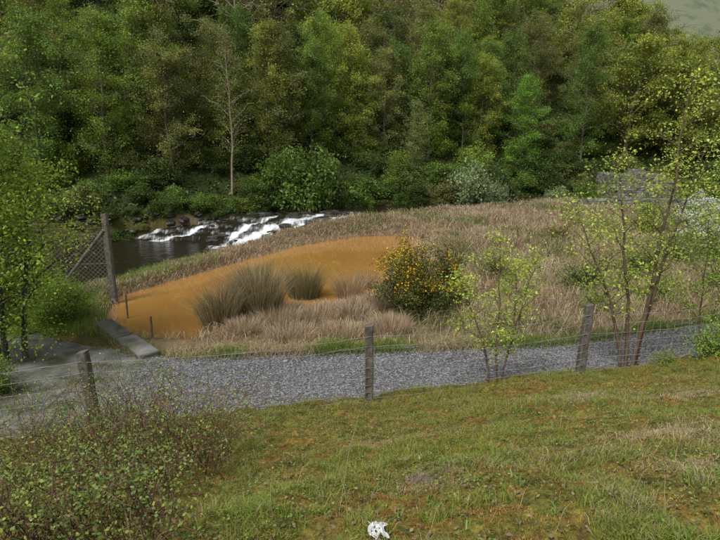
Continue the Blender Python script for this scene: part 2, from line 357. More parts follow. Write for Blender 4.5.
bare=[tree_mesh('bare_%d'%i,500+i,H=10,R=3.8,cb=.25,nl=28,nleaf=0,shape='dome',tr=.16,up=(.5,1.1),ncl=9,bark=(3.6,3.5,3.1),twr=.03,wob=.04) for i in range(2)]
def shrub_mesh(name,seed,R=1,H=1,nleaf=7000,ls=.09,nst=26,flower=0,sig=.13,bark=(1,1,1),up=.5,fl=(.6,.36,.02),fs=.05):
    rng=np.random.default_rng(seed); mb=MB(); CL=[]
    for i in range(nst):
        az=rng.uniform(0,6.28); rr=R*math.sqrt(rng.random())*.95; e=np.array([rr*math.cos(az),rr*math.sin(az),H*math.sqrt(max(.05,1-(rr/R)**2))*rng.uniform(.7,1.1)])
        s=np.linspace(0,1,6)[:,None]; c=np.concatenate([e[:2]*s**1.2+rng.normal(0,.03*R,(6,2)),e[2]*s**.8],1); c[0]=(e[0]*.12,e[1]*.12,-.15)
        tube(mb,c,np.linspace(.022,.006,6)*R**.5,4,0,bark)
        for q in range(9):
            z=rng.uniform(.25,1.05); cp=np.array([np.interp(z,s[:,0],c[:,a]) for a in range(3)])+rng.normal(0,.12*R,3); CL.append(cp)
    CL=np.array(CL); CL[:,2]=np.maximum(CL[:,2],.05); W=rng.uniform(.3,1,len(CL)); idx=rng.choice(len(CL),nleaf,p=W/W.sum()); br=rng.uniform(.6,1.3,len(CL))
    P=CL[idx]+rng.normal(0,sig*R,(nleaf,3))*np.array([1,1,.75]); P[:,2]=np.maximum(P[:,2],.02)
    leaves(mb,P,ls*rng.uniform(.6,1.3,nleaf),rng,(br[idx]*rng.uniform(.75,1.25,nleaf))[:,None]*np.ones(3),up=up)
    if flower:
        top=CL[(CL[:,2]>H*.35)]; tt=top[rng.choice(len(top),max(8,len(top)//2),replace=False)]
        idx=rng.integers(0,len(tt),flower); P=tt[idx]+rng.normal(0,.085*R,(flower,3))+np.array([0,0,.06*R])
        leaves(mb,P,fs*rng.uniform(.7,1.3,flower),rng,np.array(fl)*rng.uniform(.8,1.1,(flower,1)),mat=2,up=.2,asp=.8)
    return mb.mesh(name,[M_bark,M_leaf,M_blade])
shr=[shrub_mesh('shrub_%d'%i,600+i,R=1.3,H=1.6,nleaf=8000,ls=.115) for i in range(3)]
PAL=dict(fresh=(.225,.315,.05),yel=(.30,.345,.06),olive=(.215,.23,.07),dark=(.085,.13,.03),sage=(.23,.29,.13),bronze=(.30,.245,.085),mid=(.155,.24,.045),pale=(.29,.34,.11))
def ob(kind,name,x,y,s,col,rz=None,sz=None,parent=None,dz=-.1):
    rz=R0.uniform(0,6.28) if rz is None else rz
    c=np.array(PAL[col] if isinstance(col,str) else col)*R0.uniform(.85,1.15)
    return put(kind,name,(x,y,float(hgt(x,y))+dz),rz,(s,s,sz or s),tuple(c),parent)
for (nm,kd,x,y,s,c,sz) in [
 ('birch_tree',birch[0],-20,35.5,1.05,'mid',1.0),('birch_tree',birch[1],-16.2,36.5,.95,'fresh',.98),
 ('birch_tree',birch[2],-12.3,37.5,.85,'olive',.86),('birch_tree',birch[3],-14.2,39.5,1.0,'fresh',1.05),
 ('birch_tree',birch[4],-10,40.5,.75,'olive',.9),('birch_tree',birch[1],-6.6,41.5,.8,'yel',.98),
 ('bare_birch_tree',thin[0],-8.6,37.8,.9,'olive',1.05),('birch_tree',birch[2],-3.2,45,.9,'fresh',1.0),
 ('birch_tree',birch[3],-.6,46.5,.85,'yel',.95),('birch_tree',birch[1],2,47,.8,'olive',.85),
 ('alder_tree',cone[0],4.3,45.5,.75,'pale',.85),('birch_tree',birch[0],5.8,48.5,.95,'fresh',1.05),('birch_tree',birch[2],8.9,50,.8,'mid',.95),
 ('birch_tree',birch[3],14.2,50,.85,(.18,.32,.045),.82),('birch_tree',birch[1],11.4,52,.75,'mid',.9),
 ('birch_tree',birch[2],20.5,53,.9,'mid',1.2),('oak_tree',oak[0],25,54,1.1,'yel',1.2),('oak_tree',oak[1],30,54,1.1,'yel',1.1),
 ('alder_tree',cone[1],-24,33,1.0,'mid',1.1),('birch_tree',birch[4],-26,36,1.1,'fresh',1.1)]:
    ob(kd,nm,x,y,s,c,sz=sz)
ob(shr[0],'riverside_bush',-3.6,39.2,2.0,(.12,.19,.035),sz=2.6); ob(shr[1],'riverside_bush',-5.2,39.6,1.5,(.12,.19,.035),sz=2.0)
ob(shr[1],'willow_bush',8.6,43.6,1.7,'sage',sz=2.3); ob(shr[2],'willow_bush',10.4,44.2,1.2,'sage',sz=1.5)
ob(shr[2],'willow_bush',15.5,44,1.0,'sage',sz=1.3)
# woodland mass
wl=bpy.data.objects.new('hillside_woodland',None); sc.collection.objects.link(wl)
rng=np.random.default_rng(42); cnt=0
yy=41.0
while yy<126:
    sp=3.9+ (yy-40)*.034
    xx=-.70*yy-4
    while xx<.70*yy+6:
        x=xx+rng.uniform(-1.7,1.7); y=yy+rng.uniform(-1.7,1.7); xx+=sp
        d=y-float(yfb(x))
        if d<3.5: continue
        if y>98 and x<22: continue
        if y>72 and x>.52*y: continue
        if x>15 and x<19.5 and d<6: continue
        cnt+=1
        r=rng.random(); s=rng.uniform(.72,1.2)
        if d<14:
            if r<.76: ob(birch[rng.integers(5)],'birch_tree',x,y,s*.9,['fresh','mid','yel','olive','mid'][rng.integers(5)],parent=wl,sz=s*rng.uniform(.8,1.05))
            elif r<.93: ob(oak[rng.integers(2)],'oak_tree',x,y,s*.75,['dark','mid','olive'][rng.integers(3)],parent=wl)
            else: ob(bare[rng.integers(2)],'bare_tree',x,y,s*.9,'olive',parent=wl)
        else:
            pc=['olive','olive','bronze','mid','fresh','dark','yel'] if x<18 else ['yel','fresh','fresh','mid','yel','olive','yel']
            if r<.68: ob(oak[rng.integers(4)],'oak_tree',x,y,s*1.0,pc[rng.integers(7)],parent=wl,sz=s*rng.uniform(.85,1.15))
            elif r<.86: ob(birch[rng.integers(5)],'birch_tree',x,y,s,pc[rng.integers(7)],parent=wl)
            else: ob(bare[rng.integers(2)],'bare_tree',x,y,s*1.0,'olive',parent=wl)
    yy+=sp*.85
us=bpy.data.objects.new('woodland_undergrowth',None); sc.collection.objects.link(us)
for k in range(200):
    y=rng.uniform(33,72); x=rng.uniform(-.7*y-3,.7*y+3); d=y-float(yfb(x))
    if d<.1: y=float(yfb(x))+rng.uniform(.1,2.5)
    s=rng.uniform(.6,1.4); ob(shr[rng.integers(3)],'undergrowth_shrub',x,y,s,['dark','dark','mid','olive','dark'][rng.integers(5)],parent=us,sz=s*.8)
for k in range(170):
    x=rng.uniform(-27,27); y=float(yfb(x))+rng.uniform(.3,9); s=rng.uniform(.5,1.25)
    if 18<x<24 and y<52: continue
    ob(shr[rng.integers(3)],'undergrowth_shrub',x,y,s,['dark','mid','olive','fresh','dark'][rng.integers(5)],parent=us,sz=s*rng.uniform(.6,1.1))
for k in range(60):
    x=-27+k*.62; y=float(yfb(x))+rng.uniform(-.6,.4); s=rng.uniform(.3,.7)
    ob(shr[rng.integers(3)],'undergrowth_shrub',x,y,s,['dark','mid','olive','dark'][rng.integers(4)],parent=us,sz=s*rng.uniform(.7,1.2))
n=90000; x=rng.uniform(-42,42,n); y=yfb(x)+rng.random(n)**1.5*36-.4; z=hgt(x,y)+rng.uniform(0,.6,n)*rng.random(n)
mb=MB(); leaves(mb,np.stack([x,y,z],1),rng.uniform(.1,.3,n),rng,np.array([.085,.125,.028])*rng.uniform(.4,1.5,(n,1)),mat=0,up=.6); mb.obj('woodland_floor_plants',[M_blade])
# leaning dead tree
mb=MB(); p=np.array([(-24,66,float(hgt(-24,66))+9.5),(-22,64,float(hgt(-22,64))+6.5),(-20.5,63,float(hgt(-20.5,63))+5),(-19,62,float(hgt(-19,62))+4.5)])
p=p+np.array([0,-5,4.5])
tube(mb,p,[.1,.2,.24,.28],6,0,(3.8,3.7,3.4)); tube(mb,[p[1],p[1]+(1.2,0,2.4)],[.12,.04],5,0,(3.8,3.7,3.4)); tube(mb,[p[2],p[2]+(-1.6,0,1.4)],[.12,.04],5,0,(3.8,3.7,3.4))
tube(mb,[(-19,57,float(hgt(-19,57))-1),(-19.2,57,float(hgt(-19,57))+4),tuple(p[3])],[.34,.3,.28],6,0,(2.6,2.5,2.4)); mb.obj('leaning_dead_tree',[M_bark])

# ------------------------------------------------------------ blades
def blades(mb,x,y,z,h,w,lean,col,rng,mat=0,droop=.3,az=None):
    n=len(x); az=rng.uniform(0,6.28,n) if az is None else az
    d=np.stack([np.cos(az),np.sin(az),np.zeros(n)],1); fz=rng.uniform(0,6.28,n)
    s=np.stack([np.cos(fz),np.sin(fz),np.zeros(n)],1)*w[:,None]*.5
    b=np.stack([x,y,z-.01],1); up=np.array([0,0,1.])
    mid=b+d*(lean*h*.4)[:,None]+up*(h*.6)[:,None]
    tip=b+d*(lean*h)[:,None]+up*(h*(1-droop*lean))[:,None]
    V=np.stack([b-s,b+s,mid+s*.7,mid-s*.7,tip],1).reshape(-1,3)
    k=np.arange(n)[:,None]*5
    c=np.repeat(col,5,0)
    nv=mb.n; mb.add(V,k+np.array([[0,1,2,3]]),mat,c)
    mb.v.append(np.zeros((0,3))); mb.f.append((k+np.array([[3,2,4]])+nv,mat,False))
rng=np.random.default_rng(9)
# bank grass
n=450000
y=1.7+8.2*rng.random(n)**1.35; x=rng.uniform(-1,1,n)*(y*.68+.9); t=y-.28*x
ok=(t<9.1)&(t>1.0); x,y,t=x[ok],y[ok],t[ok]; n=len(x); z=hgt(x,y)
p1=fbm(x*1.3+3,y*1.3,51,3); p2=fbm(x*5,y*5,52,3); p3=fbm(x*.6,y*1.1+9,53,3); p4=fbm(x*2.2+7,y*2.2,54,3); p5=fbm(x*9,y*9,55,2)
gs=p1+.9*(p2-.5)+.03*(x-0)*.5
green=gs>.56
long_=(p3>.6)|((y-.28*x)>7.6)
h=np.where(green,rng.uniform(.02,.07,n),rng.uniform(.006,.028,n)); h=np.where(long_&green,h*1.5,h)*(.3+p2*.9+p5*.7)
w=np.where(green,rng.uniform(.002,.0045,n),rng.uniform(.003,.006,n))
cgr=np.array([.19,.235,.04])*rng.uniform(.4,1.6,(n,1)); cgr[:,0]*=rng.uniform(.75,1.4,n)*(.75+.5*p4)
cmo=np.where((p4>.5)[:,None],np.array([.34,.18,.04]),np.array([.29,.21,.04]))*rng.uniform(.35,1.4,(n,1)); cst=np.array([.46,.38,.21])*rng.uniform(.6,1.1,(n,1))
col=np.where(green[:,None],cgr,cmo); isst=rng.random(n)<np.where(green,.09,.11)+.25*(p3<.42); col=np.where(isst[:,None],cst,col)
mb=MB(); blades(mb,x,y,z,h,w,rng.uniform(.2,1.5,n),col,rng); mb.obj('bank_grass',[M_blade])
# weeds/clover patches and dead leaves
n=42000; y=1.8+7*rng.random(n)**1.3; x=rng.uniform(-1,1,n)*(y*.68+.6); ok=(y-.28*x<9)&(fbm(x*1.6,y*1.6,60,3)+.5*(fbm(x*7,y*7,61,2)-.5)>.50); x,y=x[ok],y[ok]; n=len(x)
P=np.stack([x,y,hgt(x,y)+rng.uniform(.01,.05,n)],1); mb=MB(); leaves(mb,P,rng.uniform(.008,.024,n),rng,np.array([.17,.23,.05])*rng.uniform(.5,1.4,(n,1)),mat=0,up=1.2,asp=.7)
mb.obj('clover_and_moss',[M_blade])
n=5000; y=1.8+7.2*rng.random(n)**1.3; x=rng.uniform(-1,1,n)*(y*.68+.6); ok=(y-.28*x<9); x,y=x[ok],y[ok]; n=len(x)
mb=MB(); leaves(mb,np.stack([x,y,hgt(x,y)+rng.uniform(.01,.03,n)],1),rng.uniform(.015,.04,n),rng,np.where(rng.random((n,1))<.5,np.array([[.2,.11,.05]]),np.array([[.3,.24,.15]]))*rng.uniform(.5,1.2,(n,1)),mat=0,up=1,asp=.55); mb.obj('leaf_litter',[M_blade])
mb=MB()
for k in range(110):
    y0=2.2+6*rng.random()**1.2; x0=rng.uniform(-.5,.72)*y0
    if y0-.28*x0>8.6: continue
    m_=rng.integers(10,26); rr=rng.uniform(.04,.12); a=rng.uniform(0,6.28,m_)
    xx_=x0+rng.normal(0,rr*.4,m_); yy_=y0+rng.normal(0,rr*.4,m_)
    blades(mb,xx_,yy_,hgt(xx_,yy_),rng.uniform(.03,.08,m_),np.full(m_,.010),rng.uniform(.6,1.6,m_),np.array([.15,.22,.05])*rng.uniform(.6,1.4,(m_,1)),rng,droop=.5,az=a)
mb.obj('bank_herbs',[M_blade])
n=7000; y=rng.uniform(2.2,9,n); x=rng.uniform(-.9,.72,n)*y; ok=(y-.28*x<9.2); x,y=x[ok],y[ok]; k_=rng.random(len(x))<np.where(y-.28*x>7.6,1,.14); x,y=x[k_],y[k_]; n=len(x)
mb=MB(); blades(mb,x,y,hgt(x,y),rng.uniform(.06,.3,n),rng.uniform(.002,.004,n),rng.uniform(.1,1.1,n),np.where(rng.random((n,1))<.5,np.array([[.42,.34,.18]]),np.array([[.18,.24,.05]]))*rng.uniform(.6,1.2,(n,1)),rng,droop=.4)
tube(mb,[(-.12,3.0,float(hgt(-.12,3.0))),(-.07,3.1,float(hgt(-.1,3.0))+.3),(.0,3.2,float(hgt(-.1,3.0))+.55)],[.003,.0025,.001],3,0,(.4,.32,.17))
mb.obj('straw_stems',[M_blade])

def area(n,x0,x1,y0,y1,cond,rng):
    x=rng.uniform(x0,x1,n); y=rng.uniform(y0,y1,n); ok=cond(x,y); return x[ok],y[ok]
# dry grass field
def cfield(x,y): return (sdf(x,y,POND)>.12)&(sdf(x,y,RIV)>.5)&(y>yfar(x)+.1)&(x>-3.6-.02*(y-12))&((x<.68*y+2))&(y<yfb(x))
x,y=area(300000,-6,28,11,43,cfield,rng); n=len(x)
pn=fbm(x*.5,y*.5,71,3); ps=fbm(x*1.7,y*1.7,72,3); keep=rng.random(n)<np.clip((ps-.25)*2.6,.12,1); x,y,pn,ps=x[keep],y[keep],pn[keep],ps[keep]; n=len(x)
tan=np.array([.50,.40,.26])*rng.uniform(.55,1.2,(n,1)); brn=np.array([.28,.18,.11])*rng.uniform(.6,1.2,(n,1)); grn=np.array([.16,.19,.05])*rng.uniform(.6,1.2,(n,1))
rr=rng.random(n)[:,None]; pt=fbm(x*.3+5,y*.3,74,2)[:,None]; col=np.where(rr<.3+.85*pt,tan,brn); col=np.where(((pn<.40)[:,None]&(rr>.35))|(rr>.95),grn,col)
hh=rng.uniform(.2,.6,n)*(.25+ps*1.4)*np.where((y<16)&(x<1),.5,1)*np.where((sdf(x,y,POND)<1.5)&(y>20),.6,1)
mb=MB(); blades(mb,x,y,hgt(x,y),hh,.006+.0006*y,rng.uniform(.3,1.5,n),col,rng,droop=.5); mb.obj('dry_grass_field',[M_blade])
# pond margin grass (all round)
def cmar(x,y): d=sdf(x,y,POND); return (d>-.05)&(d<1.5)&(sdf(x,y,RIV)>.2)&(x>-8)&(y>12)
x,y=area(90000,-8,6,12,33,cmar,rng); n=len(x); k_=(x>-4)|(sdf(x,y,POND)<.5); x,y=x[k_],y[k_]; n=len(x)
mb=MB(); blades(mb,x,y,np.maximum(hgt(x,y),-.33),rng.uniform(.1,.36,n)*(.4+fbm(x*2,y*2,79,2)),.004+.0006*y,rng.uniform(.3,1.5,n),np.where(rng.random((n,1))<.7,np.array([[.5,.39,.25]]),np.array([[.28,.18,.1]]))*rng.uniform(.55,1.2,(n,1)),rng,droop=.5); mb.obj('pond_margin_grass',[M_blade])
# embankment grass
def cemb(x,y): dr=sdf(x,y,RIV); return (dr>.15)&(dr<1.9)&(sdf(x,y,POND)>.1)&(sdf(x,y,POND)<2.6)&(y>15.5)
x,y=area(170000,-11,5,15,35,cemb,rng); n=len(x); k_=rng.random(n)<.7; x,y=x[k_],y[k_]; n=len(x)
col=np.where(rng.random((n,1))<.78,np.array([[.50,.39,.25]]),np.array([[.28,.18,.1]]))*rng.uniform(.55,1.2,(n,1)); col=np.where(rng.random((n,1))<.06,np.array([[.12,.16,.04]]),col)
mb=MB(); blades(mb,x,y,hgt(x,y),rng.uniform(.10,.28,n)*(.4+1.2*fbm(x*1.5,y*1.5,77,2)),np.full(n,.016),rng.uniform(.4,1.5,n),col,rng,droop=.5); mb.obj('embankment_grass',[M_blade])
# verge grass left
x,y=area(60000,-16,-5.5,12.3,22,lambda x,y:(sdf(x,y,RIV)>.3)&(sdf(x,y,POND)>.2),rng); n=len(x)
mb=MB(); blades(mb,x,y,hgt(x,y),rng.uniform(.08,.3,n),np.full(n,.010),rng.uniform(.3,1.2,n),np.array([.17,.25,.04])*rng.uniform(.5,1.4,(n,1)),rng); mb.obj('verge_grass',[M_blade])
# kerb edge tufts
x=rng.uniform(-4,16,22000); y=yfar(x)+rng.normal(.1,.16,len(x)); n=len(x); gsel=(fbm(x*.6,x*0,81,2)+rng.normal(0,.08,n)+.03*(x-1))>.47
col=np.where(gsel[:,None],np.array([[.16,.23,.04]]),np.array([[.44,.35,.2]]))*rng.uniform(.5,1.3,(n,1))
mb=MB(); blades(mb,x,y,hgt(x,y),rng.uniform(.08,.34,n)*(.3+1.4*fbm(x*1.6,x*0+3,83,2)),np.full(n,.009),rng.uniform(.3,1.3,n),col,rng,droop=.5); mb.obj('kerb_edge_grass',[M_blade])
n=9000; x=rng.uniform(-9,-3.6,n); y=8.6+.28*x+(yfar(x)-8.6-.28*x)*rng.random(n); kk=(fbm(x*1.2,y*1.2,93,3)>.57)|(y-8.6-.28*x<.35)|(yfar(x)-y<.15); x,y=x[kk],y[kk]; n=len(x)
mb=MB(); blades(mb,x,y,np.maximum(hgt(x,y),0)+.02,rng.uniform(.02,.12,n),np.full(n,.007),rng.uniform(.3,1.4,n),np.array([.17,.21,.05])*rng.uniform(.5,1.4,(n,1)),rng); mb.obj('track_weeds',[M_blade])

# rush clumps
def rush(name,cx,cy,r,H,n,seed,cols=((.27,.205,.11),(.42,.33,.2),(.17,.155,.06))):
    rng=np.random.default_rng(seed); a=rng.uniform(0,6.28,n); q=r*np.sqrt(rng.random(n)); ox,oy=q*np.cos(a),q*np.sin(a)
    x,y=cx+ox,cy+oy; z=np.maximum(hgt(x,y),-.4); c=np.array(cols)[rng.integers(0,len(cols),n)]*rng.uniform(.5,1.25,(n,1))
    az=np.arctan2(oy,ox)+rng.normal(0,.6,n); mb=MB()
    blades(mb,x,y,z,H*rng.uniform(.4,1.08,n),np.full(n,.003+.0004*cy),(q/r)*rng.uniform(.1,.75,n)+rng.uniform(0,.3,n),c,rng,droop=.2,az=az)
    return mb.obj(name,[M_blade])
rush('rush_clump',-3.4,13.3,.36,1.35,1500,1); rush('rush_clump',-2.55,13.8,.42,1.6,1800,2); rush('rush_clump',-3.0,14.7,.4,1.55,1400,3); rush('rush_clump',-3.75,14.2,.3,1.2,800,13)
OC=((.19,.16,.065),(.13,.14,.04),(.28,.22,.12))
rush('rush_clump',-1.75,17.0,.42,1.25,1500,4,OC); rush('rush_clump',-3.6,18.6,.4,1.0,900,5,OC)
rush('rush_clump',-.35,17.0,.38,.95,900,6,((.44,.34,.2),(.32,.22,.13)))
rush('rush_clump',.25,18.2,.3,.8,600,7,((.44,.34,.2),(.32,.22,.13)))
TC=((.62,.5,.35),(.52,.4,.26),(.32,.22,.13))
for k,(cx,cy,r,H) in enumerate([(-2.0,13.2,.5,.55),(-1.1,13.5,.5,.4),(-.2,13.9,.5,.4),(-1.6,12.3,.6,.35),(-.8,14.2,.45,.34),(-.1,14.6,.4,.36),(.6,14.6,.4,.55),(-1.8,14.0,.4,.4),(-.4,12.4,.5,.35),(.7,12.7,.5,.45),(.9,16.0,.4,.5),(1.6,18.6,.4,.6),(-2.7,12.6,.4,.4)]):
    rush('dead_grass_tussock',cx,cy,r,H,1500,20+k,TC)

# gorse
gm=shrub_mesh('gorse_mesh',70,R=1.05,H=1.75,nleaf=24000,ls=.05,nst=44,flower=2800,sig=.095,up=.1,fs=.042,fl=(.72,.44,.02))
put(gm,'gorse_bush',(1.45,14.0,-.02),.4,(1,1,1.1),(.12,.14,.035))
gm2=shrub_mesh('gorse_mesh2',71,R=.6,H=1.2,nleaf=8000,ls=.05,nst=24,flower=1000,sig=.1,up=.1,fs=.042,fl=(.72,.44,.02))
put(gm2,'gorse_bush',(2.45,14.9,-.02),.4,(1,1,1.2),(.12,.13,.035))
fm=shrub_mesh('field_shrub',72,R=.9,H=1.1,nleaf=2600,ls=.06,nst=30,sig=.16)
for (x,y,s,c) in [(4.5,18,1,'olive'),(6.8,16.5,1.1,'mid'),(9.5,18.5,1.2,'fresh'),(12,21,1.2,'mid'),(3.6,22,.8,'bronze'),(9,25,1,'bronze'),(14,27,1.4,'olive'),(17,29,1.4,'mid'),(6.2,14.2,.7,'fresh'),(8.4,15.2,.9,'fresh'),(11,16.5,1.1,'mid'),(16,31,1.3,'mid'),(13,20,1.3,'mid')]:
    ob(fm,'field_shrub',x,y,s,c)
bl=shrub_mesh('blossom',73,R=1.2,H=1.7,nleaf=3500,ls=.09,nst=26,flower=5000,sig=.13,fl=(.66,.68,.6),fs=.07)
ob(bl,'blackthorn_bush',16.6,27.6,1.0,'mid'); ob(bl,'blackthorn_bush',14.6,24.0,.8,'mid')

# ------------------------------------------------------------ saplings
def sap(name,x,y,stems,H,R,nleaf,ls,col,seed,nl=16,tr=.02,cb=.2,bark=(1.6,1.3,1.1),sig=.12):
    rng=np.random.default_rng(seed); mb=MB()
    for (bx,by,lx,ly,hs) in stems:
        grow_tree(mb,rng,H*hs,R,cb=cb,nl=nl,nleaf=nleaf//len(stems),ls=ls,shape='ovoid',tr=tr,base=(bx,by,0),lean=(lx,ly),up=(.5,1.1),sig=sig,bark=bark,ncl=4,twr=.004)
    me=mb.mesh(name,[M_bark,M_leaf]); return put(me,name,(x,y,float(hgt(x,y))-.02),0,(1,1,1),col)
Y1=(.42,.51,.09)
sap('birch_sapling',2.35,9.05,[(0,0,-.08,0,1),(.1,.05,.16,.02,.88),(-.12,0,-.28,0,.75)],2.65,.6,3600,.048,Y1,31)
sap('young_birch_tree',5.1,10.1,[(0,0,-.12,.02,.85),(.08,0,.04,0,1.16),(.15,.05,.24,.02,.9),(-.1,0,-.3,.05,.65)],4.8,1.0,6400,.056,Y1,32,nl=22,tr=.035,cb=.34,sig=.15)
sap('birch_sapling',7.0,11.0,[(0,0,-.05,0,1),(.1,0,.15,0,.9)],3.2,.8,3200,.055,(.36,.46,.08),33)
sap('birch_sapling',3.6,12.6,[(0,0,-.05,0,1),(.1,0,.15,0,.9)],1.9,.5,1500,.045,(.36,.45,.08),34)
sap('young_birch_tree',9.2,12.8,[(0,0,.05,0,1),(.2,0,-.1,0,.9)],4.8,1.2,5200,.07,(.36,.46,.08),35,tr=.04)
for (x,y,s,c) in [(6.6,9.9,.65,(.24,.36,.05)),(7.4,10.6,.8,(.21,.33,.05)),(5.6,9.7,.35,(.28,.38,.06)),(8.6,11.2,.9,(.18,.28,.045))]:
    ob(fm,'hedge_shrub',x,y,s,c)
sap('hawthorn_tree',-7.2,10.8,[(0,0,.06,-.02,1),(.3,.1,.12,0,.85),(-.3,.1,-.1,.1,.9),(.1,-.4,.1,-.1,.7)],4.6,1.55,20000,.065,(.31,.43,.055),36,nl=28,tr=.06,cb=.12,bark=(1,1,1))
sap('ash_tree',-8.2,9.9,[(0,0,.12,.02,1),(.3,.2,.02,.2,.9)],7.2,2.2,10000,.085,(.28,.4,.055),37,nl=30,tr=.09,cb=.3,bark=(1,1,1))
ls_=shrub_mesh('leftshrub',74,R=1.2,H=1.5,nleaf=9000,ls=.07,nst=30,sig=.13)
ob(ls_,'hawthorn_bush',-7.6,13.4,.8,(.24,.35,.05)); ob(ls_,'hawthorn_bush',-9.0,14.4,1.1,(.2,.3,.045)); ob(ls_,'hawthorn_bush',-11.5,18,1.2,(.16,.26,.04)); ob(ls_,'hawthorn_bush',-6.6,9.2,.6,(.2,.3,.045))

# ------------------------------------------------------------ bramble foreground
rng=np.random.default_rng(77); mb=MB()
LP=[];LC=[];LS=[]
for k in range(900):
    if k<540: y=rng.uniform(4.2,6.6); x=rng.uniform(-.66,-.24)*y-.1
    else: y=rng.uniform(2.3,4.4); x=rng.uniform(-.74,-.38)*y
    ln=rng.uniform(.5,1.35)*(1 if k<540 else .55); az=rng.uniform(0,6.28); hh=ln*rng.uniform(.4,.95)*(1-.4*min(1,abs((x/y)+.45)/.2) if k<540 else .75)
    s=np.linspace(0,1,8); z0=float(hgt(x,y)); hor=ln*s*rng.uniform(.4,.9)
    P=np.stack([x+np.cos(az)*hor,y+np.sin(az)*hor,z0+hh*np.sin(np.pi*np.minimum(s*.75,1))],1)+rng.normal(0,.022,(8,3)); P[0,2]=z0-.05
    g=rng.uniform(.5,1.3); tube(mb,P,np.linspace(.0042,.0015,8),3,0,(1.8*g,1.15*g,.8*g))
    gc=np.array([.21,.26,.05]) if rng.random()<.6 else np.array([.13,.2,.055])
    for q in range(rng.integers(2,20)):
        c=np.array([np.interp(rng.uniform(.2,1),s,P[:,a]) for a in range(3)])+rng.normal(0,.05,3)
        for m_ in range(3): LP.append(c+rng.normal(0,.018,3)); LC.append(gc*rng.uniform(.45,1.4) if rng.random()<.93 else np.array([.22,.12,.07])); LS.append(rng.uniform(.012,.03))
leaves(mb,np.array(LP),np.array(LS),rng,np.array(LC),mat=1,up=.6,asp=.65)
mb.obj('bramble_thicket',[M_bark,M_blade])

# ------------------------------------------------------------ fences
def post(mb,x,y,z,H,w,lean=(0,0),rng=None,depth=None,top=.03):
    k=9; zz=np.linspace(-.3,H,k); d=depth or w
    rows=[]
    for i,q in enumerate(zz):
        sc_=1+.06*math.sin(i*1.7+x); cs=.22
        ring=[(-1+cs,-1),(1-cs,-1),(1,-1+cs),(1,1-cs),(1-cs,1),(-1+cs,1),(-1,1-cs),(-1,-1+cs)]
        f=q/H
        rows.append([(x+lean[0]*f+a*w/2*sc_,y+lean[1]*f+b*d/2*sc_,z+q+(top*a*.5 if i==k-1 else 0)) for a,b in ring])
    V=np.array(rows).reshape(-1,3); i=np.arange(k-1)[:,None]*8; j=np.arange(8)[None]; kk=(j+1)%8
    F=np.stack([i+j,i+kk,i+8+kk,i+8+j],-1).reshape(-1,4); mb.add(V,F)
    mb.add(V[-8:],[[0,1,2,3,4,5,6,7]])
PF=[(-7.4,6.0,.5,0),(-3.62,7.1,.5,-.10),(.14,8.2,.33,.0),(3.84,9.2,.2,.07),(7.6,10.3,.12,0),(11.4,11.4,.1,0)]
fe=bpy.data.objects.new('stock_fence',None); sc.collection.objects.link(fe)
mb=MB()
for (x,y,z,l) in PF: post(mb,x,y,float(hgt(x,y)),1.24 if x>-3 else 1.2,.13,(l,0))
o=mb.obj('fence_posts',[M_post]); o.parent=fe
mb=MB(); rng=np.random.default_rng(5)
hs=[.06,.17,.29,.42,.57,.74,.92,1.08]
for a,b in zip(PF[:-1],PF[1:]):
    n=26; s=np.linspace(0,1,n); bx=a[0]+(b[0]-a[0])*s; by=a[1]+(b[1]-a[1])*s-.07; za,zb=float(hgt(a[0],a[1])),float(hgt(b[0],b[1])); bz=za+(zb-za)*s
    sag=.05*np.sin(np.pi*s)
    for h in hs:
        P=np.stack([bx+h/1.2*(a[3]+(b[3]-a[3])*s),by,bz+h-sag*(.5+h)+rng.normal(0,.004,n)],1); tube(mb,P,.0042,3)
    for q in np.arange(.02,.99,.042):
        xx=a[0]+(b[0]-a[0])*q; yy=a[1]+(b[1]-a[1])*q-.07; z0=za+(zb-za)*q; sg=.05*math.sin(math.pi*q); le=(a[3]+(b[3]-a[3])*q)/1.2
        P=[(xx+le*h+rng.normal(0,.004),yy,z0+h-sg*(.5+h)) for h in hs[:7]]; tube(mb,P,.004,3)
o=mb.obj('wire_netting',[M_wire]); o.parent=fe
ge=bpy.data.objects.new('chain_link_fence',None); sc.collection.objects.link(ge)
mb=MB(); gx,gy=-7.35,16.2; g0=float(hgt(gx,gy))
post(mb,gx,gy,g0,2.4-g0,.17,(-.06,0)); post(mb,-10.6,15.4,float(hgt(-10.6,15.4)),2.2,.16); post(mb,-13.8,14.6,float(hgt(-13.8,14.6)),2.2,.16)
tube(mb,[(-7.42,16.15,1.95),(-8.9,15.8,.05)],.06,6)
o=mb.obj('gate_posts',[M_post]); o.parent=ge
mb=MB()
a=np.array([-7.4,16.12]); b=np.array([-13.8,14.55]); Lf=np.linalg.norm(b-a); H=1.75; stp=.13
k=-H
while k<Lf:
    for sg in (1,-1):
        s0=max(k,0); s1=min(k+H,Lf)
        if s1<=s0: continue
        f=lambda s:((s-k) if sg>0 else H-(s-k))
        p0=a+(b-a)*s0/Lf; p1=a+(b-a)*s1/Lf
        tube(mb,[(p0[0],p0[1],.08+f(s0)),(p1[0],p1[1],.08+f(s1))],.0045,3)
    k+=stp
for h in (.08,.95,1.83,2.0,2.15): tube(mb,[(a[0],a[1],h),(b[0],b[1],h)],.005,3)
o=mb.obj('chain_link_mesh',[M_wire]); o.parent=ge
mb=MB()
for (x,y,h) in [(-6.35,14.7,.55),(-4.75,12.2,.5)]: tube(mb,[(x,y,-.4),(x,y,max(float(hgt(x,y)),-.2)+h)],.025,6)
mb.obj('marker_posts',[M_post])
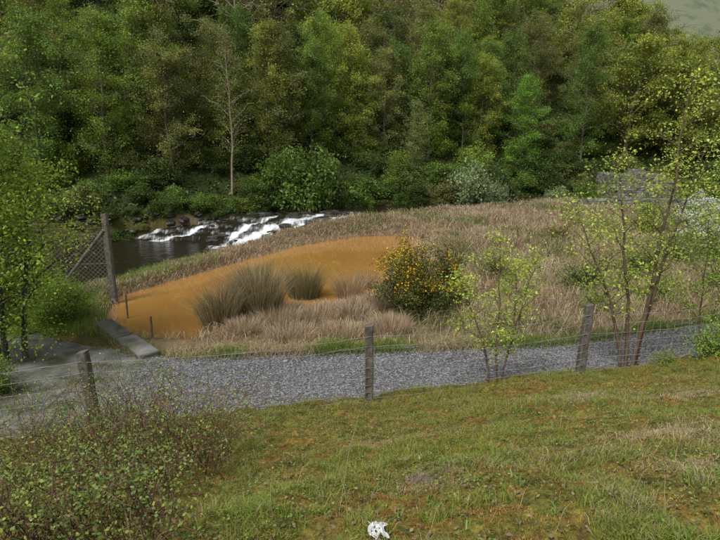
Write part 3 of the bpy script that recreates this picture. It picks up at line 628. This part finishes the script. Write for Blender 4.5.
def boxm(mb,c,size,rz,col=(1,1,1),rng=None,j=0):
    v=np.array([[a,b,c_] for a in(-.5,.5) for b in(-.5,.5) for c_ in(-.5,.5)])*np.array(size)
    if rng is not None: v=v+rng.normal(0,j,v.shape)
    v=np.stack([v[:,0]*math.cos(rz)-v[:,1]*math.sin(rz),v[:,0]*math.sin(rz)+v[:,1]*math.cos(rz),v[:,2]],1)+np.array(c)
    mb.add(v,[[0,1,3,2],[4,6,7,5],[0,4,5,1],[2,3,7,6],[0,2,6,4],[1,5,7,3]],0,col)
mb=MB(); an=math.atan2(10.9-13.1,-4.3+6.3); rng=np.random.default_rng(8)
for k in range(2):
    q=(k+.5)/2; boxm(mb,(-6.3+2.0*q,13.1-2.2*q,.02),(1.47,.42,.24),an+rng.normal(0,.01),rng=rng,j=.012)
ow=mb.obj('concrete_wall',[M_conc]); bv=ow.modifiers.new('b','BEVEL'); bv.width=.035; bv.segments=2
n=2600; q=rng.random(n); x=-6.3+2.0*q+rng.normal(0,.05,n)+np.where(rng.random(n)<.5,.22,-.22)*.74; y=13.1-2.2*q+rng.normal(0,.05,n)+np.where(x>-6.3+2.0*q,.2,-.2)*.67
mb=MB(); blades(mb,x,y,np.maximum(hgt(x,y),-.1),rng.uniform(.05,.25,n),np.full(n,.008),rng.uniform(.3,1.3,n),np.where(rng.random((n,1))<.6,np.array([[.17,.23,.05]]),np.array([[.4,.32,.18]]))*rng.uniform(.5,1.2,(n,1)),rng); mb.obj('slab_edge_grass',[M_blade])
mb=MB()
x=-3.0
while x<9:
    ln=rng.uniform(1.5,2.2); y0,y1=float(yfar(x)),float(yfar(x+ln)); boxm(mb,(x+ln/2,(y0+y1)/2,.02+rng.normal(0,.012)),(math.hypot(ln,y1-y0)-.03,.12,.13),math.atan2(y1-y0,ln)+rng.normal(0,.01),rng=rng,j=.008); x+=ln
te=mb.obj('timber_edging',[M_post])

# stone ruin and parapet
def masonry(mb,x0,y0,x1,y1,z0,topf,th,rng,course=.22):
    L_=math.hypot(x1-x0,y1-y0); rz=math.atan2(y1-y0,x1-x0); z=z0; r=0
    while z<10:
        s=-rng.uniform(0,.3); any_=False
        while s<L_:
            w=rng.uniform(.25,.5); c=s+w/2
            if 0<=c<=L_ and z+course*.5<topf(c/L_):
                any_=True; g=rng.uniform(.55,1.25)
                boxm(mb,(x0+math.cos(rz)*c,y0+math.sin(rz)*c,z+course/2),(w-.02,th+rng.uniform(-.03,.03),course-.015),rz,(g,g,g*.96),rng,.01)
            s+=w
        z+=course
        if not any_: break
mb=MB(); rng=np.random.default_rng(15)
masonry(mb,18.4,41.0,23.2,41.4,-.2,lambda q:2.9-.8*abs(q-.35)*2,.6,rng,.17); masonry(mb,18.7,41.4,18.7,44.2,-.2,lambda q:2.6,.5,rng,.17)
mb.obj('stone_ruin',[M_stone])
mb=MB(); masonry(mb,13.8,37.6,29.5,38.6,.1,lambda q:.95,.4,rng,.15); mb.obj('stone_parapet_wall',[M_stone])
for (x,y,s) in [(24.8,41.5,1.0),(26.5,41,1.4),(29,42,1.4),(16.6,41,.9)]: ob(shr[0],'ivy_bush',x,y,s,'mid')

# litter: crumpled plastic
mb=MB(); u,v=np.meshgrid(np.linspace(-1,1,14),np.linspace(-1,1,18)); rg=np.random.default_rng(4)
xx=.085+.04*u*(.7+.5*vn(v*2,u*2,5))+.012*np.sin(v*4); yy=2.38+.075*v; zz=hgt(xx,yy)+.015+.035*vn(u*2.2+3,v*3.2,6)+.012*rg.random(u.shape)
i=np.arange(17)[:,None]*14; j=np.arange(13)[None]; F=np.stack([i+j,i+j+1,i+14+j+1,i+14+j],-1).reshape(-1,4)
F=F[rg.random(len(F))>.08]
mb.add(np.stack([xx,yy,zz],-1),F,0,(1,1,1),False); mb.obj('plastic_litter',[M_white])
rng=np.random.default_rng(66)
def dryp(name,cx,cy,r,n,col,h):
    a=rng.uniform(0,6.28,n); q=r*np.abs(rng.normal(0,.6,n)); x=cx+q*np.cos(a)*1.5; y=cy+q*np.sin(a); mb=MB()
    blades(mb,x,y,hgt(x,y),rng.uniform(h*.4,h,n),rng.uniform(.003,.006,n),rng.uniform(.8,1.6,n),np.array(col)*rng.uniform(.5,1.2,(n,1)),rng,droop=.55); mb.obj(name,[M_blade])
dryp('dead_grass_patch',.42,3.35,.25,1800,(.34,.28,.2),.05); dryp('dead_grass_patch',2.45,4.0,.35,2600,(.45,.36,.2),.10); dryp('dead_grass_patch',.2,5.0,.3,1600,(.38,.28,.13),.08)
dryp('dead_grass_patch',2.9,6.8,.5,2200,(.42,.35,.19),.10); dryp('dead_grass_patch',2.0,3.0,.2,1200,(.42,.34,.18),.07); dryp('dead_grass_patch',4.2,6.6,.4,1500,(.42,.35,.19),.10)

# ------------------------------------------------------------ light, world, camera
w=bpy.data.worlds.new('World'); sc.world=w; w.use_nodes=True; nt=w.node_tree
sky=nt.nodes.new('ShaderNodeTexSky'); sky.sky_type='NISHITA'; sky.sun_disc=False
EL,AZ=math.radians(55),math.radians(215)
sky.sun_elevation=EL; sky.sun_rotation=AZ; sky.dust_density=3
hs_=nt.nodes.new('ShaderNodeHueSaturation'); hs_.inputs['Saturation'].default_value=.25
nt.links.new(sky.outputs[0],hs_.inputs['Color']); bg=nt.nodes['Background']; nt.links.new(hs_.outputs[0],bg.inputs[0]); bg.inputs[1].default_value=.15
sd=bpy.data.lights.new('sun','SUN'); sd.energy=3.0; sd.angle=math.radians(14); sd.color=(1,.97,.91)
so=bpy.data.objects.new('sun',sd); sc.collection.objects.link(so)
d=Vector((math.sin(AZ)*math.cos(EL),math.cos(AZ)*math.cos(EL),math.sin(EL)))
so.rotation_euler=(-d).to_track_quat('-Z','Y').to_euler()
cam=bpy.data.cameras.new('camera'); cam.lens=28; cam.sensor_width=36; cam.clip_end=3000; cam.clip_start=.05
co=bpy.data.objects.new('camera',cam); sc.collection.objects.link(co); co.location=(0,0,4.2); co.rotation_euler=(math.radians(77.9),0,0); sc.camera=co
sc.view_settings.view_transform='Standard'; sc.view_settings.look='None'; sc.view_settings.exposure=0
print('DONE',len(bpy.data.objects),'trees',cnt)
